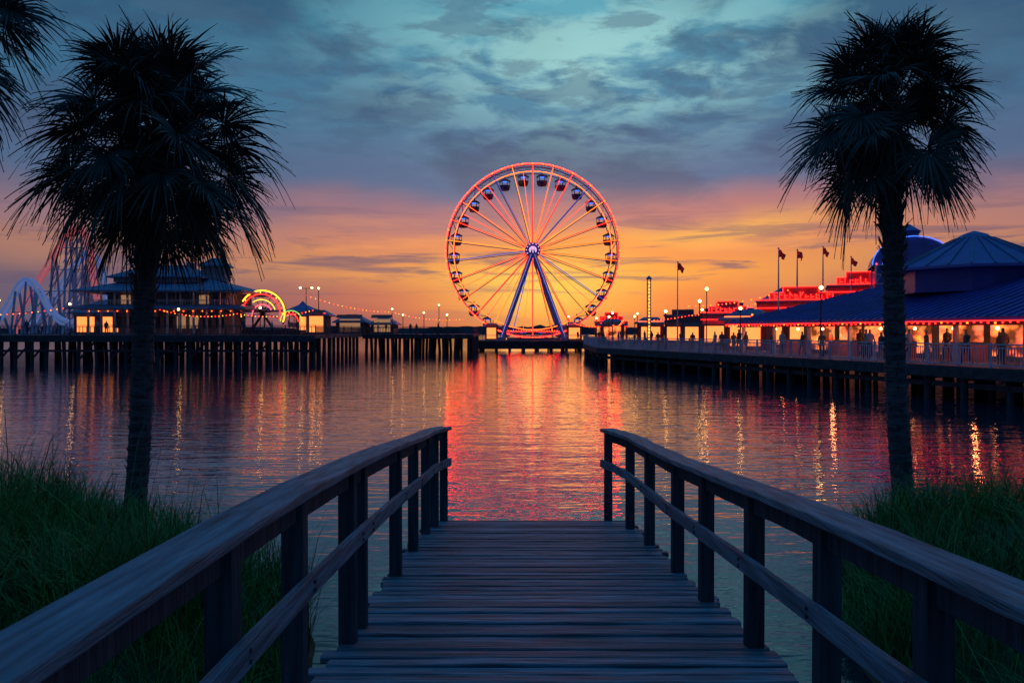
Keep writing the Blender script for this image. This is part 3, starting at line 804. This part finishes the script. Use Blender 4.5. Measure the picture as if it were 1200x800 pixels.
for (a,b) in (((14,118,5.0),(24,108,5.4)),((20,92,6.2),(27,78,7.3)),((22,74,5.2),(19,63,4.6)),((24,108,5.4),(33,99,7.6)),((10.5,134,4.6),(13.6,108,4.2)),((13.6,108,4.2),(12,86,4.4))):
    a=Vector(a);b=Vector(b)
    for i in range(26):
        t=i/25; p=a.lerp(b,t); p.z-=0.9*4*t*(1-t)*0.5; mb.ball(p,0.07,i%2,5)
mb.ob('string_lights',[E['red'],E['orange']])

# ------------------------------------------------------------------ roller coaster
def coaster(loc,paths,legs_mat,rail_mats,ground):
    r=root('roller_coaster',loc)
    mt=MB(); ms=MB()
    for pi,pts in enumerate(paths):
        P=[Vector(p) for p in pts]
        out=[]
        for i in range(len(P)-1):
            p0=P[max(i-1,0)];p1=P[i];p2=P[i+1];p3=P[min(i+2,len(P)-1)]
            for k in range(9):
                t=k/9; out.append(0.5*((2*p1)+(p2-p0)*t+(2*p0-5*p1+4*p2-p3)*t*t+(3*p1-p0-3*p2+p3)*t**3))
        out.append(P[-1])
        for oy in (-0.55,0.55): mt.tube([p+Vector((0,oy,0)) for p in out],0.19,5,pi%len(rail_mats))
        mt.tube([p-Vector((0,0,0.7)) for p in out],0.17,5,pi%len(rail_mats))
        for i,p in enumerate(out):
            mt.beam(p+Vector((0,-0.5,0)),p+Vector((0,0.5,0)),0.1,0.1,pi%len(rail_mats))
            mt.beam(p,p-Vector((0,0,0.6)),0.08,0.08,pi%len(rail_mats))
            if i%7==2 and p.z-ground>1.2:
                for oy in (-1.0,1.0): ms.beam(p+Vector((0,oy*0.4,-0.4)),(p.x+0.1,p.y+oy*1.6,ground),0.22,0.22)
                z=ground
                while z+3.2<p.z: ms.beam((p.x,p.y-1.3,z),(p.x,p.y+1.3,z+3.0),0.09,0.09); z+=3.2
            if i%7==2 and i+7<len(out):
                q=out[i+7]; zz=min(p.z,q.z)-0.8; z=ground
                while z+2.9<zz:
                    ms.beam((p.x,p.y-1.2,z),(q.x,q.y-1.2,z+2.9),0.12,0.12); ms.beam((p.x,p.y-1.2,z+2.9),(q.x,q.y-1.2,z+2.9),0.11,0.11); z+=2.9
    mt.ob('track',rail_mats,r); ms.ob('supports',legs_mat,r)
pinks=emis('pink_track_glow',(0.85,0.2,0.22),0.32,(0.6,0.24,0.28))  # faint emission put into the track paint to brighten the ride
bls=emis('blue_track_glow',(0.25,0.4,0.85),0.22,(0.3,0.4,0.7))  # track itself glows faintly in place of light falling on it
bsup=mat('pale_blue_support',(0.42,0.52,0.72),0.5,0,0.1)
coaster((-60.2,108,0),[[(-7,0,3.6),(-6.5,0,6.0),(-3.4,0,11.0),(-0.6,0,15.4),(1.4,0,17.4),(3.0,0,15.2),(3.6,0,9.5),(5.2,0,4.6),(9,0,3.6)],
                    [(-8,5,4),(-4.5,5,8.5),(-1.5,5,13.0),(0.4,5,14.4),(2.2,5,12),(3,5,6),(4.5,5,4)],[(-11,-3,3.4),(-7,-3,5.6),(-4.5,-3,9.6),(-2.8,-3,9.8),(-0.5,-3,6),(2,-3,4.6),(5,-3,5.4),(8,-3,3.6)]],bsup,[pinks,bls,bls],ZL)

# ------------------------------------------------------------------ left pavilion (two storeys)
lb=root('pier_pavilion',(-39.8,90,ZL)); W=17.2; D=12
mb=MB()
mb.box((0,D/2,0.08),(W,D,0.16),0)
mb.box((0,D/2+0.8,1.45),(W-5,D-4,2.6),0)
mb.box((0,D/2,2.95),(W+0.6,D+0.6,0.22),1)
mb.box((0,D/2+0.4,4.0),(W-3.5,D-3,1.85),0)
mb.ob('storey_walls',[M['wall'],M['railp']],lb)
mb=MB()
for i in range(12):
    x=-W/2+0.4+i*(W-0.8)/11
    mb.box((x,0.25,1.5),(0.2,0.2,2.7),0); mb.box((x,0.25,4.0),(0.16,0.16,1.9),0)
    mb.box((x,D-0.25,1.5),(0.2,0.2,2.7),0)
mb.ob('columns',M['steelw'],lb)
railing(lb,[(-W/2+.3,0.05),(W/2-.3,0.05)],3.08,h=0.9,sp=0.3)
mb=MB()
mb.hip(-W/2-1.5,W/2+1.5,-1.4,D+1.4,3.05,3.45,1.6,1.5,0,0.12)
mb.hip(-W/2-1.0,W/2+1.0,-1.0,D+1.0,5.05,6.6,5.5,5.0,0,0.2)
mb.hip(-W/2+1.8,W/2-4.5,1.5,D-1.5,6.75,8.3,3.4,3.4,0,0.15)
mb.ob('tiered_roofs',M['roofg'],lb)
mb=MB(); mb.box((-1.35,D/2,6.45),(W-7.5,D-4,0.7),0); mb.box((4.2,D/2,7.3),(2.6,2.4,1.9),0); mb.box((1.2,D/2,8.2),(0.9,0.9,0.9),0)
mb.hip(2.6,5.8,D/2-1.6,D/2+1.6,8.25,9.2,1.2,1.2,1,0.12)
mb.ob('roof_lantern',[M['wall'],M['roofg']],lb)
mb=MB()
for i in range(9):
    x=-W/2+2.4+i*1.5
    mb.box((x,2.75,1.5),(1.0,0.08,1.4),1 if i in(2,5,6) else 0); mb.box((x,1.85,4.1),(1.05,0.08,1.0),1 if i in (1,7) else 0)
for i in range(16): mb.ball((-W/2+0.6+i*(W-1.2)/15,0.05,2.72),0.06,2,5)
mb.ob('windows',[M['glass'],E['dimw'],E['orange']],lb)

nr=root('neon_ride',(-30.0,95,ZL)); mb=MB()
def arc(cx,cz,r,a0,a1,y,k=22,sx=1.0): return [(cx+sx*r*math.cos(a0+(a1-a0)*i/k),y,cz+r*math.sin(a0+(a1-a0)*i/k)) for i in range(k+1)]
mb.tube(arc(0.2,2.6,2.7,-0.4,2.6,0),0.09,6,0,False)
mb.tube(arc(0.2,2.6,2.25,-0.3,3.0,-0.3),0.06,6,2,False)
mb.tube(arc(0.2,2.5,1.7,0.3,2.2,-0.3),0.05,6,0,False)
mb.tube(arc(0.4,2.4,1.2,0.5,3.14,-0.5),0.06,6,3,False)
mb.tube(arc(3.6,1.6,1.3,0,3.14,0.2),0.06,6,1,False)
mb.tube(arc(3.6,1.6,0.9,0,3.14,0.0),0.05,6,2,False)
for i in range(9):
    a=-0.3+3.7*i/8; mb.beam((0.2,0.2,2.6),(0.2+2.6*math.cos(a),0.2,2.6+2.6*math.sin(a)),0.07,0.07,4)
mb.tube(arc(0.2,2.6,2.75,-0.5,3.7,0.2),0.09,6,4,False)
for i in range(14):
    a=-0.3+3.6*i/13; mb.ball((0.2+2.48*math.cos(a),-0.1,2.6+2.48*math.sin(a)),0.08,[2,0,3][i%3],5)
mb.beam((-1.5,0.3,0),(0.2,0.3,2.6),0.25,0.25,4); mb.beam((1.9,0.3,0),(0.2,0.3,2.6),0.25,0.25,4); mb.box((1.5,0.5,0.3),(7,2.5,0.6),4)
mb.ob('neon_arches',[E['yellow'],E['green'],E['red'],E['pink'],M['steeld']],nr)
# carousel
cr=root('carousel',(-27.3,104,ZL)); mb=MB()
mb.tube([(0,0,0),(0,0,0.4)],[2.3,2.3],16,0)
mb.tube([(0,0,2.7),(0,0,3.0),(0,0,3.9),(0,0,4.4)],[2.6,2.6,0.5,0.03],16,1)
mb.tube([(0,0,0.4),(0,0,2.7)],0.5,10,0)
for i in range(10):
    a=i*math.pi/5; cx_,cy_=1.8*math.cos(a),1.8*math.sin(a)
    mb.beam((cx_,cy_,0.4),(cx_,cy_,2.7),0.06,0.06,2)
    zz=1.0+0.25*(i%2); mb.box((cx_,cy_,zz+0.15),(0.6,0.22,0.3),3,a+1.57); mb.box((cx_-0.32*math.sin(a),cy_+0.32*math.cos(a),zz+0.42),(0.16,0.14,0.4),3,a+1.57)
for i in range(28):
    a=i*math.pi/14; mb.ball((2.62*math.cos(a),2.62*math.sin(a),2.82),0.08,4 if i%2 else 5,5)
mb.ob('carousel_body',[M['wallr'],pr,M['steelw'],M['steelw'],E['orange'],E['red']],cr)
mb=MB()
for (a,b) in (((-38,86,5.6),(-30,87,5.2)),((-30,87,5.2),(-22,88,5.6)),((-64,88,5.4),(-49,87,5.8)),((-24.8,96,7.6),(-17,113,6.0)),((-17,113,6.0),(-7,114,5.0))):
    a=Vector(a);b=Vector(b)
    for i in range(22):
        t=i/21; p=a.lerp(b,t); p.z-=2.0*t*(1-t); mb.ball(p,0.055,[0,1,2][i%3],5)
mb.ob('string_lights',[E['red'],E['orange'],E['yellow']])
random.seed(31)
shop('beach_kiosk',-25.5,100,ZL,3.2,3,2.4,M['walld'],E['warmw'],E['red'],0,'hip')
shop('beach_kiosk',-22.6,92,ZL,2.2,2.6,2.3,M['walld'],E['warmw'],E['red'],0,'hip')
shop('boathouse',-24.0,118,ZL,4.2,5,1.8,M['walld'],E['dimw'],None,0,'hip')
shop('boathouse',-19.4,119,ZL,3.4,5,1.5,M['walld'],E['dimw'],None,0,'hip')
shop('boathouse',-52,100,ZL,6,6,2.8,M['walld'],E['warmw'],None,0,'hip')
for x,y,h,a in ((-24.8,96,5.6,2),(-23.3,96,5.4,1),(-17.0,113,3.4,1),(-15.6,114,2.6,1),(-12.6,114,2.9,1),(-9.3,114,2.6,1),(-48,86.5,3.2,1),(-56,87,3.6,1),(-27.5,87,2.8,1),(-11,120,4.2,1),(-63,88,3,1),(-36,86,2.6,1),(-71,88,3.2,1)):
    street_lamp(x,y,ZL,h,a,'warm',0.12)

# ------------------------------------------------------------------ people
def person(x,y,z,face,step,h,si,arm=0.15):
    """continuous skinned body; joints as connected vertices"""
    s=h/1.75
    J=[(0,0,.95),(0,0,1.15),(0,0.01,1.40),(0,0,1.50),(0,-0.01,1.62),(0,-0.01,1.72)]
    rad=[.135,.12,.13,.05,.085,.06]
    Ed=[(0,1),(1,2),(2,3),(3,4),(4,5)]
    def addj(p,r,par):
        J.append(p);rad.append(r);Ed.append((par,len(J)-1)); return len(J)-1
    for sx,st in ((-1,step),(1,-step)):
        a=addj((sx*.09,0,.88),.085,0); k=addj((sx*.10,-st*0.5-0.03,.48),.06,a); f=addj((sx*.10,-st+0.03*abs(st)*3,.08),.042,k); addj((sx*.11,-st-.15,.035),.035,f)
        b=addj((sx*.17,0.01,1.40),.06,2); e=addj((sx*.23,st*.3+.02,1.13),.042,b); w_=addj((sx*.22,st*.5-arm,.90),.03,e); addj((sx*.21,st*.5-arm-.05,.80),.026,w_)
    me=bpy.data.meshes.new('b'); me.from_pydata([tuple(c*s for c in p) for p in J],Ed,[]); o=bpy.data.objects.new('t',me); col.objects.link(o)
    m=o.modifiers.new('s','SKIN')
    for i,v in enumerate(me.skin_vertices[0].data): v.radius=(rad[i]*s*(1.25 if i in(0,1,2) else 1),rad[i]*s); v.use_root=(i==0)
    m2=o.modifiers.new('u','SUBSURF'); m2.levels=1; m2.render_levels=1
    dg=bpy.context.evaluated_depsgraph_get(); ev=o.evaluated_get(dg); nm=bpy.data.meshes.new_from_object(ev)
    bpy.data.objects.remove(o)
    nm.materials.clear()
    for q in (M['trous'],shirts[si],M['skin'],M['hair']): nm.materials.append(q)
    for p in nm.polygons:
        c=p.center/s; p.use_smooth=True
        if c.z>1.50: p.material_index=3 if (c.z>1.68 or c.y>0.02) else 2
        elif c.z>0.96 and not(abs(c.x)>.19 and c.z<1.12): p.material_index=1
        elif abs(c.x)>.185 and c.z>0.7: p.material_index=2
        else: p.material_index=0
    q=bpy.data.objects.new('person',nm); col.objects.link(q); q.location=(x,y,z+0.002); q.rotation_euler=(0,0,face)
random.seed(77)
ud=Vector((.235,-.972,0)); vd=Vector((.972,.235,0)); A=Vector((18.6,62,0))
for u,v in ((1,-3.6),(1.7,-3.4),(2,-2.6),(4.2,-3.4),(5,-3.3),(6,-1.9),(8.5,1.0),(9.2,-3.1),(11,-2.8),(12.1,.6),(12.9,-2.7),(14.5,1.2),(16.3,-2.2),(17,-2.5),(18.2,-2.7),(19.5,.4),(20.2,-2.6),(21.2,-2.4),(22.6,.7),(23.4,.2),(23.9,-2.5),(25.5,-2.0)):
    p=A+ud*u+vd*v; person(p.x,p.y,ZR,U(0,6.28),U(0,0.22),U(1.6,1.88),random.randrange(5),U(0.02,0.3))
for x,y in ((14,66),(15.2,67),(13.2,72),(12,78),(14,84),(11.5,86),(10.4,90),(15,90),(11,97),(14.3,104),(11,133),(7,137.5),(-1,137.5),(17,97),(12,110)):
    person(x,y,ZR,U(0,6.28),U(0,.25),U(1.6,1.85),random.randrange(5))
for x,y in ((-19,113),(-17.9,113.2),(-14.4,113),(-13.6,113.4),(-10.5,113),(-26,86.3),(-29,86.2),(-34,86.5),(-44,86.4),(-45,86.4),(-52.5,86.2),(-31.2,86.7)):
    person(x,y,ZL,U(0,6.28),U(0,.25),U(1.6,1.85),random.randrange(5))
